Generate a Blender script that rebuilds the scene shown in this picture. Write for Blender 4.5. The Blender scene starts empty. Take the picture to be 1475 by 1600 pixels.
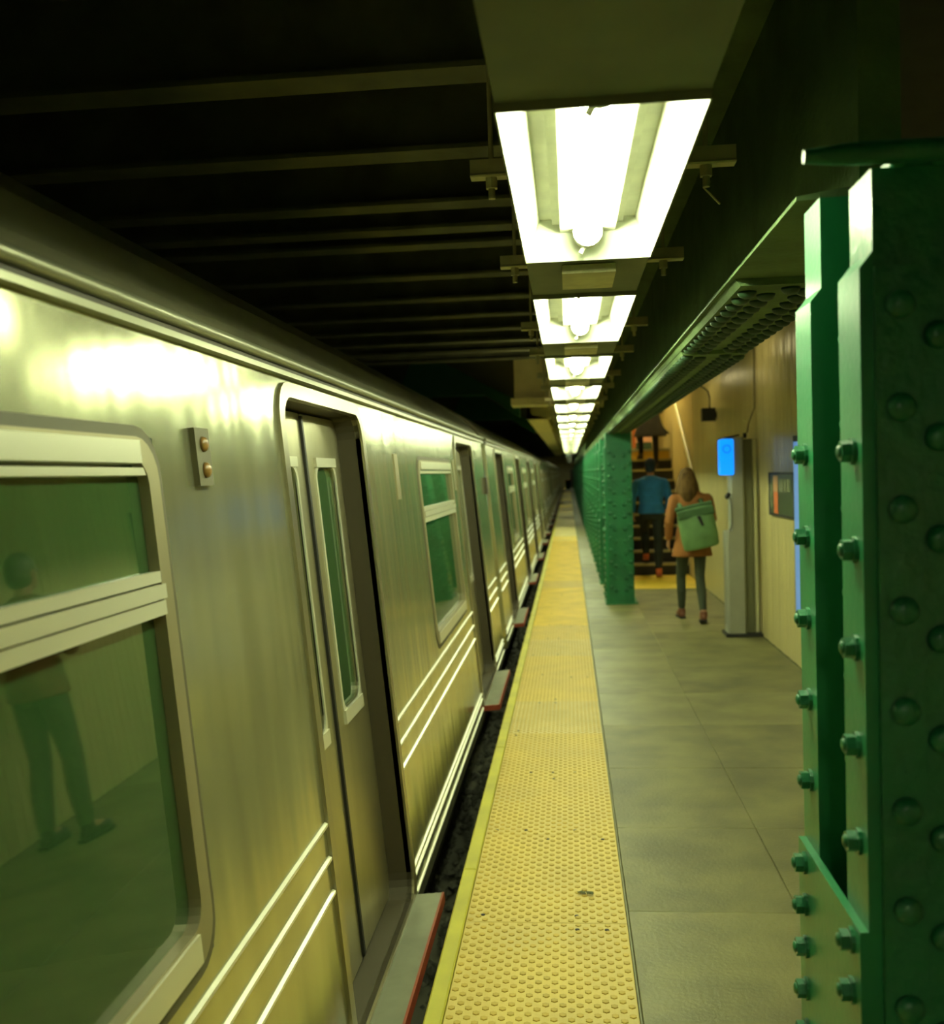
import bpy, bmesh, math, random
from mathutils import Vector, Matrix
random.seed(7)
PI = math.pi
C = bpy.context.scene.collection

# ------------------------------------------------------------------ camera
F = 1554.0
cam_d = bpy.data.cameras.new('camera'); cam = bpy.data.objects.new('camera', cam_d); C.objects.link(cam)
Yc = Vector((888 - 737.5, 800 - 738, -F)).normalized()
r_ = math.radians(1.5)
v_ = Vector((-math.sin(r_), math.cos(r_), 0))
Zc = (v_ - v_.dot(Yc) * Yc).normalized()
Xc = Yc.cross(Zc)
M = Matrix((Xc, Yc, Zc)).to_4x4()
M.translation = Vector((0, 0, 1.7))
cam.matrix_world = M
cam_d.sensor_fit = 'HORIZONTAL'; cam_d.sensor_width = 36; cam_d.lens = 36 * F / 1475
cam_d.clip_start = 0.05; cam_d.clip_end = 300
cam_d.dof.use_dof = True; cam_d.dof.focus_distance = 2.9; cam_d.dof.aperture_fstop = 3.6
bpy.context.scene.camera = cam

# ------------------------------------------------------------------ world, exposure, lamp strengths
w = bpy.data.worlds.new('world'); bpy.context.scene.world = w; w.use_nodes = True
w.node_tree.nodes['Background'].inputs[0].default_value = (0.012, 0.018, 0.010, 1)
w.node_tree.nodes['Background'].inputs[1].default_value = 1.0
vs = bpy.context.scene.view_settings
vs.view_transform = 'Standard'; vs.look = 'None'; vs.gamma = 1.0; vs.use_curve_mapping = False
vs.exposure = 0.0
TUBE = 88.0
TUBE_COL = (0.90, 1.0, 0.60)

# ------------------------------------------------------------------ materials
def mat(name, col, rough=0.6, metal=0.0, var=0.0, vscale=6.0, bump=0.0, bscale=40.0, spec=0.5,
        stretch=None, emit=None, estr=0.0, coat=0.0, col2=None, aniso=0.0, detail=3.0, bdist=0.01):
    m = bpy.data.materials.new(name); m.use_nodes = True
    nt = m.node_tree; b = nt.nodes['Principled BSDF']
    b.inputs['Base Color'].default_value = (*col, 1)
    b.inputs['Roughness'].default_value = rough
    b.inputs['Metallic'].default_value = metal
    b.inputs['Specular IOR Level'].default_value = spec
    b.inputs['Coat Weight'].default_value = coat; b.inputs['Coat Roughness'].default_value = .22
    b.inputs['Anisotropic'].default_value = aniso
    if emit:
        b.inputs['Emission Color'].default_value = (*emit, 1)
        b.inputs['Emission Strength'].default_value = estr
    if var > 0 or bump > 0:
        tc = nt.nodes.new('ShaderNodeNewGeometry')
        mp = nt.nodes.new('ShaderNodeMapping')
        nt.links.new(tc.outputs['Position'], mp.inputs['Vector'])
        if stretch: mp.inputs['Scale'].default_value = stretch
    if var > 0:
        n = nt.nodes.new('ShaderNodeTexNoise'); n.inputs['Scale'].default_value = vscale
        n.inputs['Detail'].default_value = detail + 2
        nt.links.new(mp.outputs[0], n.inputs['Vector'])
        rp = nt.nodes.new('ShaderNodeMapRange')
        rp.inputs['From Min'].default_value = 0.33; rp.inputs['From Max'].default_value = 0.67
        nt.links.new(n.outputs['Fac'], rp.inputs['Value'])
        mx = nt.nodes.new('ShaderNodeMix'); mx.data_type = 'RGBA'
        c2 = col2 if col2 else tuple(c * (1 - var) for c in col)
        mx.inputs['A'].default_value = (*col, 1); mx.inputs['B'].default_value = (*c2, 1)
        nt.links.new(rp.outputs['Result'], mx.inputs['Factor'])
        nt.links.new(mx.outputs['Result'], b.inputs['Base Color'])
    if bump > 0:
        n2 = nt.nodes.new('ShaderNodeTexNoise'); n2.inputs['Scale'].default_value = bscale
        n2.inputs['Detail'].default_value = detail
        nt.links.new(mp.outputs[0], n2.inputs['Vector'])
        bp = nt.nodes.new('ShaderNodeBump'); bp.inputs['Strength'].default_value = bump
        bp.inputs['Distance'].default_value = bdist
        nt.links.new(n2.outputs['Fac'], bp.inputs['Height'])
        nt.links.new(bp.outputs[0], b.inputs['Normal'])
    return m

GREEN = mat('green_paint', (0.006, 0.185, 0.060), 0.5, var=0.25, vscale=3, bump=0.22, bscale=70, spec=0.4, bdist=.004, coat=.3)
GREEN_LUMPY = mat('green_paint_lumpy', (0.006, 0.150, 0.050), 0.5, var=0.3, vscale=4, bump=0.8, bscale=30, spec=0.4, bdist=.010, coat=.4)
GIRDER = mat('girder_paint', (0.115, 0.185, 0.070), 0.8, var=0.35, vscale=5, bump=0.5, bscale=35, spec=0.2)
RIVD = mat('girder_rivet_shaded', (0.012, 0.045, 0.014), 0.6)  # rivet colour darkened to carry the shade on their near sides
CEIL = mat('ceiling_dark', (0.022, 0.024, 0.014), 0.9, var=0.4)  # near-black with random mottling, for the ceiling and the left wall
CEILBEAM = mat('ceiling_beam_paint', (0.16, 0.17, 0.085), 0.8, var=0.4, vscale=4)
RACE = mat('raceway_paint', (0.15, 0.17, 0.085), 0.7, var=0.2)
STRUT = mat('strut_paint', (0.55, 0.52, 0.26), 0.6, var=0.25, vscale=15)
HOOD = mat('lamp_enamel', (0.78, 0.80, 0.66), 0.45, var=0.2, vscale=9, detail=5)
HOODOUT = mat('lamp_housing', (0.16, 0.17, 0.09), 0.6, var=0.2)
TUBEM = mat('fluorescent_tube', (1, 1, 1), 0.3, emit=TUBE_COL, estr=TUBE)
WALL = mat('wall_enamel', (0.62, 0.54, 0.24), 0.32, var=0.12, vscale=2.5, stretch=(1, 1, .2), spec=0.5)
WALL2 = mat('wall_enamel_joint', (0.18, 0.16, 0.08), 0.8)
STAIRWALL = mat('stairwell_plaster', (0.66, 0.56, 0.25), 0.7, var=0.1)
CONC = mat('platform_concrete', (0.196, 0.184, 0.066), 0.50, var=0.50, vscale=2.6, bump=0.25, bscale=60, detail=7)
CONC2 = mat('platform_concrete_worn', (0.228, 0.214, 0.080), 0.45, var=0.46, vscale=2.8, bump=0.25, bscale=60, detail=7)
CONCD = mat('platform_bed', (0.055, 0.055, 0.030), 0.9)
YEL = mat('tactile_yellow', (0.78, 0.60, 0.155), 0.55, var=0.28, vscale=2.6, bump=0.1, bscale=90, col2=(0.66, 0.52, 0.17), detail=6)
YEL2 = mat('tactile_yellow_fresh', (0.82, 0.58, 0.05), 0.5, var=0.22, vscale=3)
YELPALE = mat('tactile_yellow_worn', (0.74, 0.62, 0.27), 0.55, var=0.22, vscale=3)
DOMEY = mat('tactile_dome_yellow', (0.66, 0.46, 0.075), 0.55, var=0.2, vscale=5)
EDGEY = mat('edge_yellow', (0.66, 0.60, 0.07), 0.5, var=0.25, vscale=4, col2=(0.50, 0.45, 0.07))
STEEL = mat('stainless_steel', (0.56, 0.56, 0.35), 0.20, metal=0.80, var=0.25, vscale=2.6, stretch=(1, 3.0, .30), bump=0.13, bscale=2.4, bdist=0.03, detail=1)
STEELD = mat('stainless_door', (0.52, 0.49, 0.30), 0.35, metal=0.85, var=0.2, vscale=3, stretch=(1, 2, .3), bump=0.10, bscale=2.5, bdist=0.03)
TRIM = mat('polished_trim', (0.80, 0.78, 0.60), 0.30, metal=0.45)
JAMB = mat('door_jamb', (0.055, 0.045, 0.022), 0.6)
ROOFM = mat('car_roof', (0.20, 0.19, 0.11), 0.55, var=0.3, vscale=2)
GUTTER = mat('roof_gutter', (0.36, 0.36, 0.24), 0.35, metal=0.5)
RUBBER = mat('black_rubber', (0.012, 0.013, 0.010), 0.6)
UNDER = mat('undercarriage', (0.035, 0.035, 0.025), 0.8)
SILL = mat('door_threshold', (0.26, 0.27, 0.19), 0.5, metal=0.3, var=0.2, vscale=8)
RED = mat('orange_red_paint', (0.28, 0.05, 0.02), 0.5)
BALL = mat('ballast', (0.060, 0.060, 0.038), 0.9, var=0.5, vscale=12)
RAIL = mat('rail_steel', (0.15, 0.13, 0.09), 0.4, metal=0.8)
BLACK = mat('black_plastic', (0.008, 0.008, 0.007), 0.4)
KIOSK = mat('kiosk_steel', (0.36, 0.37, 0.30), 0.42, metal=0.25, var=0.1)
KIOSKD = mat('kiosk_side', (0.15, 0.155, 0.08), 0.5)
BLUE = mat('blue_lit_panel', (0.01, 0.05, 0.3), 0.4, emit=(0.0, 0.27, 1.0), estr=1.35)
BLUED = mat('blue_lit_symbol', (0.01, 0.04, 0.25), 0.4, emit=(0.0, 0.10, 0.85), estr=1.0)
SCREEN = mat('screen_glow', (0.05, 0.10, 0.2), 0.3, emit=(0.22, 0.48, 0.95), estr=0.45)
CREAMP = mat('cream_pipe', (0.72, 0.70, 0.42), 0.35)
INTW = mat('car_interior', (0.16, 0.21, 0.11), 0.6)

def glass(name, col, ior=1.6, trans=1.0, rough=0.02):
    m = mat(name, col, rough)
    b = m.node_tree.nodes['Principled BSDF']
    b.inputs['Transmission Weight'].default_value = trans; b.inputs['IOR'].default_value = ior
    return m
GLASS = glass('tinted_window', (0.035, 0.085, 0.028), 1.95, 0.0, 0.03)

# ------------------------------------------------------------------ mesh builder
class MB:
    def __init__(s): s.v = []; s.f = []; s.mi = []; s.cur = 0; s.sm = []
    def _add(s, vs, fs, smooth=False):
        o = len(s.v); s.v += [tuple(p) for p in vs]
        for f in fs: s.f.append(tuple(i + o for i in f)); s.mi.append(s.cur); s.sm.append(smooth)
        return s
    def box(s, x0, x1, y0, y1, z0, z1):
        return s._add([(x0,y0,z0),(x1,y0,z0),(x1,y1,z0),(x0,y1,z0),(x0,y0,z1),(x1,y0,z1),(x1,y1,z1),(x0,y1,z1)],
            [(0,3,2,1),(4,5,6,7),(0,1,5,4),(1,2,6,5),(2,3,7,6),(3,0,4,7)])
    def cbox(s, x0, x1, y0, y1, z0, z1, c=0.004):
        # box with its top edges chamfered
        return s._add([(x0,y0,z0),(x1,y0,z0),(x1,y1,z0),(x0,y1,z0),(x0,y0,z1-c),(x1,y0,z1-c),(x1,y1,z1-c),(x0,y1,z1-c),
            (x0+c,y0+c,z1),(x1-c,y0+c,z1),(x1-c,y1-c,z1),(x0+c,y1-c,z1)],
            [(0,3,2,1),(0,1,5,4),(1,2,6,5),(2,3,7,6),(3,0,4,7),(4,5,9,8),(5,6,10,9),(6,7,11,10),(7,4,8,11),(8,9,10,11)])
    def prism(s, poly, axis, a, b):
        # poly: 2D points; axis 'x' -> (y,z), 'y' -> (x,z), 'z' -> (x,y)
        def P(p, t): return {'x': (t, p[0], p[1]), 'y': (p[0], t, p[1]), 'z': (p[0], p[1], t)}[axis]
        n = len(poly)
        vs = [P(p, a) for p in poly] + [P(p, b) for p in poly]
        fs = [tuple(range(n)), tuple(reversed(range(n, 2*n)))]
        fs += [(i, i+n, (i+1)%n+n, (i+1)%n) for i in range(n)]
        return s._add(vs, fs)
    def tube(s, pts, rad, n=8, caps=True, smooth=True, sx=1.0):
        pts = [Vector(p) for p in pts]
        if not hasattr(rad, '__len__'): rad = [rad]*len(pts)
        rings = []
        u = None
        for i, p in enumerate(pts):
            d = (pts[min(i+1, len(pts)-1)] - pts[max(i-1, 0)]).normalized()
            if u is None:
                a = Vector((0,0,1)) if abs(d.z) < .9 else Vector((1,0,0))
                u = d.cross(a).normalized()
            else: u = (u - u.dot(d)*d).normalized()
            w2 = d.cross(u)
            rings.append([p + rad[i]*(math.cos(2*PI*k/n)*u*sx + math.sin(2*PI*k/n)*w2) for k in range(n)])
        vs = [q for r in rings for q in r]
        fs = []
        for i in range(len(rings)-1):
            for k in range(n):
                fs.append((i*n+k, i*n+(k+1)%n, (i+1)*n+(k+1)%n, (i+1)*n+k))
        s._add(vs, fs, smooth)
        if caps:
            s._add(rings[0], [tuple(reversed(range(n)))]); s._add(rings[-1], [tuple(range(n))])
        return s
    def loft(s, secs, n=20):
        # secs: (cx, cy, cz, rx, ry) stacked horizontal ellipses
        vs = []; fs = []
        for (cx, cy, cz, rx, ry) in secs:
            vs += [(cx+rx*math.cos(2*PI*k/n), cy+ry*math.sin(2*PI*k/n), cz) for k in range(n)]
        for i in range(len(secs)-1):
            for k in range(n): fs.append((i*n+k, i*n+(k+1)%n, (i+1)*n+(k+1)%n, (i+1)*n+k))
        fs.append(tuple(reversed(range(n)))); fs.append(tuple((len(secs)-1)*n+k for k in range(n)))
        return s._add(vs, fs, True)
    def ell(s, c, r, n=14, m=9, rot=None):
        vs = []; fs = []; c = Vector(c)
        for i in range(m+1):
            t = PI*i/m
            for k in range(n):
                p = Vector((r[0]*math.sin(t)*math.cos(2*PI*k/n), r[1]*math.sin(t)*math.sin(2*PI*k/n), r[2]*math.cos(t)))
                if rot: p = rot @ p
                vs.append(c+p)
        for i in range(m):
            for k in range(n): fs.append((i*n+k, (i+1)*n+k, (i+1)*n+(k+1)%n, i*n+(k+1)%n))
        return s._add(vs, fs, True)
    def dome(s, c, nrm, rad, h, n=10, flat=False):
        c = Vector(c); nrm = Vector(nrm).normalized()
        a = Vector((0,0,1)) if abs(nrm.z) < .9 else Vector((1,0,0))
        u = nrm.cross(a).normalized(); w2 = nrm.cross(u)
        prof = [(1, 0), (.97, h*.35), (.78, h*.72), (.42, h*.94)] if not flat else [(1, 0), (1, h*.75), (.8, h)]
        vs = []
        for (q, hh) in prof:
            vs += [c + nrm*hh + rad*q*(math.cos(2*PI*k/n)*u + math.sin(2*PI*k/n)*w2) for k in range(n)]
        fs = []
        L = len(prof)
        for i in range(L-1):
            for k in range(n): fs.append((i*n+k, i*n+(k+1)%n, (i+1)*n+(k+1)%n, (i+1)*n+k))
        fs.append(tuple((L-1)*n+k for k in range(n)))
        fs.append(tuple(reversed(range(n))))
        return s._add(vs, fs, not flat)
    def mesh(s, name, mats):
        me = bpy.data.meshes.new(name); me.from_pydata(s.v, [], s.f)
        for m in (mats if isinstance(mats, (list, tuple)) else [mats]): me.materials.append(m)
        me.polygons.foreach_set('material_index', s.mi); me.polygons.foreach_set('use_smooth', s.sm)
        bm = bmesh.new(); bm.from_mesh(me); bmesh.ops.recalc_face_normals(bm, faces=bm.faces); bm.to_mesh(me); bm.free()
        me.update(); return me
    def build(s, name, mats, parent=None, loc=(0,0,0), rot=None):
        return link(name, s.mesh(name, mats), parent, loc, rot)

def link(name, me, parent=None, loc=(0,0,0), rot=None):
    o = bpy.data.objects.new(name, me); C.objects.link(o); o.parent = parent; o.location = loc
    if rot: o.rotation_euler = rot
    return o
def tag(o, label=None, cat=None, group=None, kind=None):
    if label: o['label'] = label
    if cat: o['category'] = cat
    if group: o['group'] = group
    if kind: o['kind'] = kind
    return o
def empty(name, loc, rz=0.0, rot=None):
    o = bpy.data.objects.new(name, None); C.objects.link(o); o.location = loc
    o.rotation_euler = rot if rot else (0, 0, rz); return o
def copy_tree(o, parent=None):
    c = o.copy(); C.objects.link(c); c.parent = parent
    for ch in [k for k in bpy.data.objects if k.parent == o]: copy_tree(ch, c)
    return c
def smooth_bevel(o, wdt=0.003, seg=1):
    m = o.modifiers.new('bevel', 'BEVEL'); m.width = wdt; m.segments = seg; m.limit_method = 'ANGLE'; return o
ORD = ['first','second','third','fourth','fifth','sixth','seventh','eighth','ninth','tenth','eleventh','twelfth',
       'thirteenth','fourteenth','fifteenth','sixteenth','seventeenth','eighteenth','nineteenth','twentieth',
       'twenty-first','twenty-second','twenty-third','twenty-fourth','twenty-fifth','twenty-sixth','twenty-seventh','twenty-eighth']

# ================================================================== SETTING
YEND = 108.0
# ---- platform floor
fl = empty('floor', (0, 0, 0)); fl['kind'] = 'structure'
MB().box(-0.46, 1.90, -8, YEND, -1.15, -0.03).build('platform_bed', CONCD, fl)
tj = [-8, -6.1, -4.2, -2.3, -0.5, 0.05, 0.98, 1.92, 2.87, 3.82, 4.73, 5.69, 6.65, 7.62, 8.6, 9.55, 10.5, 11.45, 12.4, 13.35, 14.3, 15.25, 16.2, 17.2, 18.4, 20, 22, 25, 29, 34, 40, 50, 64, 80, YEND]
rs = random.Random(3)
for i in range(len(tj)-1):
    for (xa, xb) in ((0.185, 0.835), (0.835, 1.90)):
        if tj[i] >= 16.2 and xa > .8: continue
        g = 0.0012
        MB().cbox(xa+g, xb-g, tj[i]+g, tj[i+1]-g, -0.03, 0.0-rs.random()*.0015, 0.003).build('concrete_slab', CONC if rs.random()<.6 else CONC2, fl)
# ---- tactile tiles
def tile_mesh(name, m, domes=True):
    b = MB(); b.cbox(0.0005, 0.6095, 0.0008, 0.9132, -0.03, 0.004, 0.003)
    if domes:
        b.cur = 1
        for j in range(32):
            for i in range(11):
                xx = 0.0545*i+0.018+(.02725 if j % 2 else 0)
                if xx < .6: b.dome((xx, 0.0283*j+0.018, 0.0035), (0, 0, 1), 0.0125, 0.0042, n=6, flat=True)
    return b.mesh(name, [m, DOMEY] if m is not YEL2 else [m, m])
tm = {'a': tile_mesh('tactile_tile', YEL), 'b': tile_mesh('tactile_tile', YEL2), 'c': tile_mesh('tactile_tile', YELPALE)}
tf = {'a': tile_mesh('tactile_tile', YEL, False), 'b': tile_mesh('tactile_tile', YEL2, False), 'c': tile_mesh('tactile_tile', YELPALE, False)}
y = 3.70 - 0.914*12; k = 0
while y < YEND - 0.9:
    kind = 'a'
    if 11.0 < y < 14.6 or 15.4 < y < 17.8 or 21.9 < y < 26.0: kind = 'b'
    elif 14.6 <= y <= 15.4: kind = 'a'
    elif 26 <= y < 43 or 17.8 <= y <= 21.9: kind = 'c' if y > 26 else 'b'
    elif 43 <= y < 50: kind = 'b'
    elif 6.0 < y < 11.0: kind = 'a' if k % 3 else 'c'
    link('tactile_tile', (tm if y < 24 else tf)[kind], fl, (-0.4335, y, 0.0)); y += 0.914; k += 1
bolt = MB(); rs = random.Random(11)
for j in range(-3, 22):
    for i in range(5):
        if rs.random() < .55:
            bolt.dome((-0.4335+0.06+0.12*i+rs.uniform(-.01,.01), 3.70+0.914*j+rs.choice((0.06, 0.86)), 0.004), (0,0,1), 0.009, 0.004, n=7)
tag(bolt.build('tile_fixings', BLACK, fl), kind='stuff')
yy = 4.2 - 1.91*6
while yy < YEND - 1.9:
    MB().cbox(-0.4955, -0.4365, yy+.003, yy+1.907, -0.12, 0.006, 0.006).build('edge_board', EDGEY, fl); yy += 1.91
b = MB(); b.box(0.178, 0.184, -8, YEND, -0.03, 0.001); b.build('sealant_strip', mat('grey_sealant', (0.24, 0.24, 0.15), 0.7), fl)
# crushed leaf on the strip
lf = MB(); 
for (dx, dy, a) in ((0,0,0.3),(0.018,0.004,1.4),(-0.012,0.006,2.3),(0.03,-0.004,0.1)):
    lf._add([(dx+0.016*math.cos(a+t)*(1 if q%2 else .5), dy+0.016*math.sin(a+t)*(1 if q%2 else .5), 0.0015*(q%3)) for q, t in enumerate([0,1,2,3,4,5])], [(0,1,2,3,4,5)])
o = lf.build('litter_scrap', mat('wilted_green', (0.09, 0.10, 0.03), 0.8), None, (0.018, 3.95, 0.0115))
sm = o.modifiers.new('t', 'SOLIDIFY'); sm.thickness = 0.002
tag(o, 'small crumpled dark green scrap lying on the yellow tactile strip', 'litter')

# ---- track bed
tb = MB(); tb.prism([(-9,-1.605),(-9,-1.8),(-.46,-1.8),(-.46,-1.218),(-5,-1.605)], 'y', -8, 112); tag(tb.build('track_bed', CONCD), kind='structure')
rs = random.Random(5); bl = MB()
for i in range(2600):
    yb = 1.5 + 26*(rs.random()**1.6); xb = rs.uniform(-1.25, -0.5); rr = rs.uniform(.022, .05)
    c = Vector((xb, yb, -1.24 + .085*(xb+.9) + rs.uniform(0, .05)))
    vs = [c+Vector((rs.uniform(.6,1.2)*rr*a, rs.uniform(.6,1.2)*rr*b_, rs.uniform(.5,.9)*rr*c_)) for a, b_, c_ in ((1,0,0),(0,1,0),(-1,0,0),(0,-1,0),(0,0,1),(0,0,-1))]
    bl._add(vs, [(0,1,4),(1,2,4),(2,3,4),(3,0,4),(1,0,5),(2,1,5),(3,2,5),(0,3,5)])
tag(bl.build('ballast_stones', BALL), 'dark crushed stone lying in the gap between train and platform', 'gravel', kind='stuff')
for xr in (-1.42, -2.86):
    b = MB(); b.prism([(-.07,0),(.07,0),(.07,.015),(.012,.03),(.012,.11),(.036,.12),(.036,.15),(-.036,.15),(-.036,.12),(-.012,.11),(-.012,.03),(-.07,.015)], 'y', -8, 110)
    tag(b.build('running_rail', RAIL, None, (xr, 0, -1.30 if xr > -2 else -1.422)), 'steel running rail nearest the platform under the train' if xr > -2 else 'steel running rail under the far side of the train', 'rail')

# ---- right wall with ribbed enamel panels
wr = empty('wall_right', (0, 0, 0)); wr['kind'] = 'structure'
MB().box(1.935, 2.15, -8, 24.2, 0, 4.8).build('wall_backing', WALL2, wr)
yp = -8.04; pw = 0.305
pan = MB()
pan._add([], [])
prof = [(0.0, 1.935), (0.004, 1.906), (0.09, 1.902), (0.10, 1.910), (0.11, 1.902), (0.20, 1.902), (0.21, 1.910), (0.22, 1.902), (0.297, 1.906), (0.301, 1.935)]
pan.prism([(x, y) for (y, x) in prof], 'z', 0.0, 3.0)
pme = pan.mesh('wall_panel', WALL)
while yp < 15.3:
    link('wall_panel', pme, wr, (0, yp, 0)); yp += pw
pan = MB(); pan.box(1.905, 1.935, yp, 24.0, 0, 4.75); pan.build('stairwell_lining', STAIRWALL, wr)
# joint trims
# ---- ceiling
ce = empty('ceiling', (0, 0, 0)); ce['kind'] = 'structure'
MB().box(-9, 0.86, -8, 112, 3.38, 3.5).box(0.86, 2.15, -8, 15.5, 3.0, 3.5).build('ceiling_slab', CEIL, ce)
bys = [3.2, 3.98, 4.74, 5.22, 5.58, 6.45, 7.3, 8.1, 8.9, 9.7, 10.5, 11.3]
bb = MB(); bb.prism([(0,0),(.14,0),(.14,.02),(.08,.03),(.08,.33),(.14,.34),(.14,.38),(0,.38),(0,.34),(.06,.33),(.06,.03),(0,.02)], 'x', -8.9, 0.42)
bme = bb.mesh('ceiling_beam', CEILBEAM)
for y0 in bys: link('ceiling_beam', bme, ce, (0, y0, 3.0))
# cream dropped girder and soffit in the distance
CREAM = mat('cream_girder', (0.72, 0.62, 0.24), 0.6, var=0.15)
MB().box(-0.62, 0.44, 12.0, 12.3, 2.60, 3.37).build('cross_girder', CREAM, ce)
MB().box(-0.66, 0.44, 11.9, 12.4, 2.52, 2.60).build('girder_flange', CREAM, ce)
for q, y0 in enumerate((15.5, 19.0, 22.5, 26.0, 30, 34, 40, 46)):
    MB().box(-0.62, 0.44, y0, y0+.25, 2.55, 3.37).build('cross_girder', CREAM, ce)
    MB().prism([(-0.62, 2.55), (-0.62, 3.37), (-0.56, 3.37), (-0.56, 2.62), (-.3,2.55)], 'y', y0, y0+3.6).build('soffit_edge', CREAM, ce)
# far walls
we = empty('wall_back', (0,0,0)); we['kind'] = 'structure'
MB().box(-9, 2.15, 108.01, 108.3, -1.4, 3.5).build('end_wall', mat('end_wall_tile', (0.42, 0.38, 0.22), 0.6, var=0.3), we)
wl = MB(); wl.box(-9.3, -9, -8, 108.3, -1.4, 3.5); tag(wl.build('wall_left', CEIL), kind='structure')
tag(MB().box(0.22, .72, 107.85, 107.99, 0.0, 2.0).box(.26, .68, 107.8, 107.85, 0.04, 1.96).build('door_1', BLACK), kind='structure')
tag(MB().box(0.86, 1.90, 22.6, 22.8, 0.0, 4.75).build('wall_landing', STAIRWALL), kind='structure')
tag(MB().box(0.80, 0.88, 15.5, 22.8, 0.0, 4.75).build('wall_stairwell', STAIRWALL), kind='structure')
tag(MB().box(0.86, 1.90, 15.42, 15.5, 3.0, 4.8).box(.80, 2.15, 15.42, 22.8, 4.75, 4.9).build('ceiling_stairwell', STAIRWALL), kind='structure')
wp = MB(); wp.box(0.86, 2.15, 24.2, 108, 0, 3.3); tag(wp.build('wall_right_far', STAIRWALL), kind='structure')

# ---- girders of the far side of the station, seen over the train roof
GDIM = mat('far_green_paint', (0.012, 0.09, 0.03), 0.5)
for yk in (14.0, 20.5):
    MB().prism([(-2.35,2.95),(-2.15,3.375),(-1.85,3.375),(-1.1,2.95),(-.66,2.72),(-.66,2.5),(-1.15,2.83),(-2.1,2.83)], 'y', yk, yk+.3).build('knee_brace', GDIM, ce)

# ================================================================== LAMPS
def make_lamp(pos, i):
    t = empty('ceiling_lamp', pos)
    if i == 0:
        L = 1.22; h = .12
        b = MB()
        ob = [(-.18, 0), (.18, 0)]
        def shell(x0, x1, y0, y1, z0, X0, X1, Y0, Y1, z1):
            v = [(x0,y0,z0),(x1,y0,z0),(x1,y1,z0),(x0,y1,z0),(X0,Y0,z1),(X1,Y0,z1),(X1,Y1,z1),(X0,Y1,z1)]
            b._add(v, [(0,1,5,4),(1,2,6,5),(2,3,7,6),(3,0,4,7),(4,5,6,7)])
        shell(-.178, .178, .003, L-.003, 0.0, -.135, .135, .03, L-.03, h-.006)
        make_lamp.inner = b.mesh('reflector', HOOD)
        b = MB()
        v0 = [(-.182,0,0),(.182,0,0),(.182,L,0),(-.182,L,0),(-.178,.003,0),(.178,.003,0),(.178,L-.003,0),(-.178,L-.003,0),
              (-.182,0,h+.05),(.182,0,h+.05),(.182,L,h+.05),(-.182,L,h+.05)]
        b._add(v0, [(0,1,9,8),(1,2,10,9),(2,3,11,10),(3,0,8,11),(8,9,10,11),(0,4,5,1),(1,5,6,2),(2,6,7,3),(3,7,4,0)])
        make_lamp.outer = b.mesh('housing', HOODOUT)
        b = MB(); b.box(-.10, .10, .035, L-.035, h-.022, h-.007).box(-.078, .078, .035, L-.035, h-.045, h-.022)
        make_lamp.cover = b.mesh('ballast_cover', HOOD)
        b = MB(); b.tube([(0, .06, .065), (0, L-.06, .065)], .033, n=14)
        make_lamp.tube = b.mesh('tube', TUBEM)
        make_lamp.sock = []
        for yy_, s_ in ((.05, 1), (L-.05, -1)):
            b = MB()
            b.tube([(0, yy_, .065), (0, yy_+.03*s_, .065)], .042, n=16)
            b.box(-.02, .02, yy_-.02*s_, yy_, .05, h-.01) if s_ > 0 else b.box(-.02, .02, yy_, yy_+.02, .05, h-.01)
            b.tube([(-.006, yy_+.01*s_, .034), (-.022, yy_+.01*s_, .008)], .007, n=6)
            make_lamp.sock.append(b.mesh('socket', HOOD))
    for nm, me in (('housing', make_lamp.outer), ('reflector', make_lamp.inner), ('ballast_cover', make_lamp.cover), ('tube', make_lamp.tube), ('socket', make_lamp.sock[0]), ('socket', make_lamp.sock[1])):
        link(nm, me, t)
    if i == 0: lab = 'nearest and largest fluorescent trough lamp in the overhead row'
    elif i == 15: lab = 'farthest fluorescent trough lamp, last and smallest in the overhead row'
    else: lab = ORD[i] + ' fluorescent trough lamp in the overhead row, counted from the nearest'
    tag(t, lab, 'lamp', 'fluorescent trough lamps in a row over the platform edge')
    return t
LX = 0.072
for i in range(16): make_lamp((LX, 1.70+1.83*i, 2.31), i)
for q, yq in enumerate((34.0, 41.0, 50.0, 62.0, 78.0, 103.0)):
    t = make_lamp((LX, yq, 2.78), 1)
    tag(t, 'distant higher lamp beyond the end of the overhead row, ' + ORD[q] + ' of six', 'lamp', 'distant lamps past the overhead row')
for q, yq in enumerate((-2.5, -4.8)):
    t = make_lamp((LX, yq, 2.31), 1)
    tag(t, 'trough lamp over the platform behind the viewpoint, ' + ('nearer' if q == 0 else 'farther') + ' of two', 'lamp')
rw = empty('lamp_raceway', (LX, 0, 2.43))
prev = -1.2
for i in range(17):
    ye = 1.70+1.83*i - .003
    MB().box(-.180, .180, prev, ye, -.105, .048).build('trough', RACE, rw); prev = ye + 1.226
    if i < 16: MB().cbox(-.075, .085, ye+1.226+.10, ye+1.226+.36, -.135, -.106, .004).build('junction_box', STRUT, rw)
tag(rw, 'long grey metal raceway carrying the overhead row of lamps', 'raceway')

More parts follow.
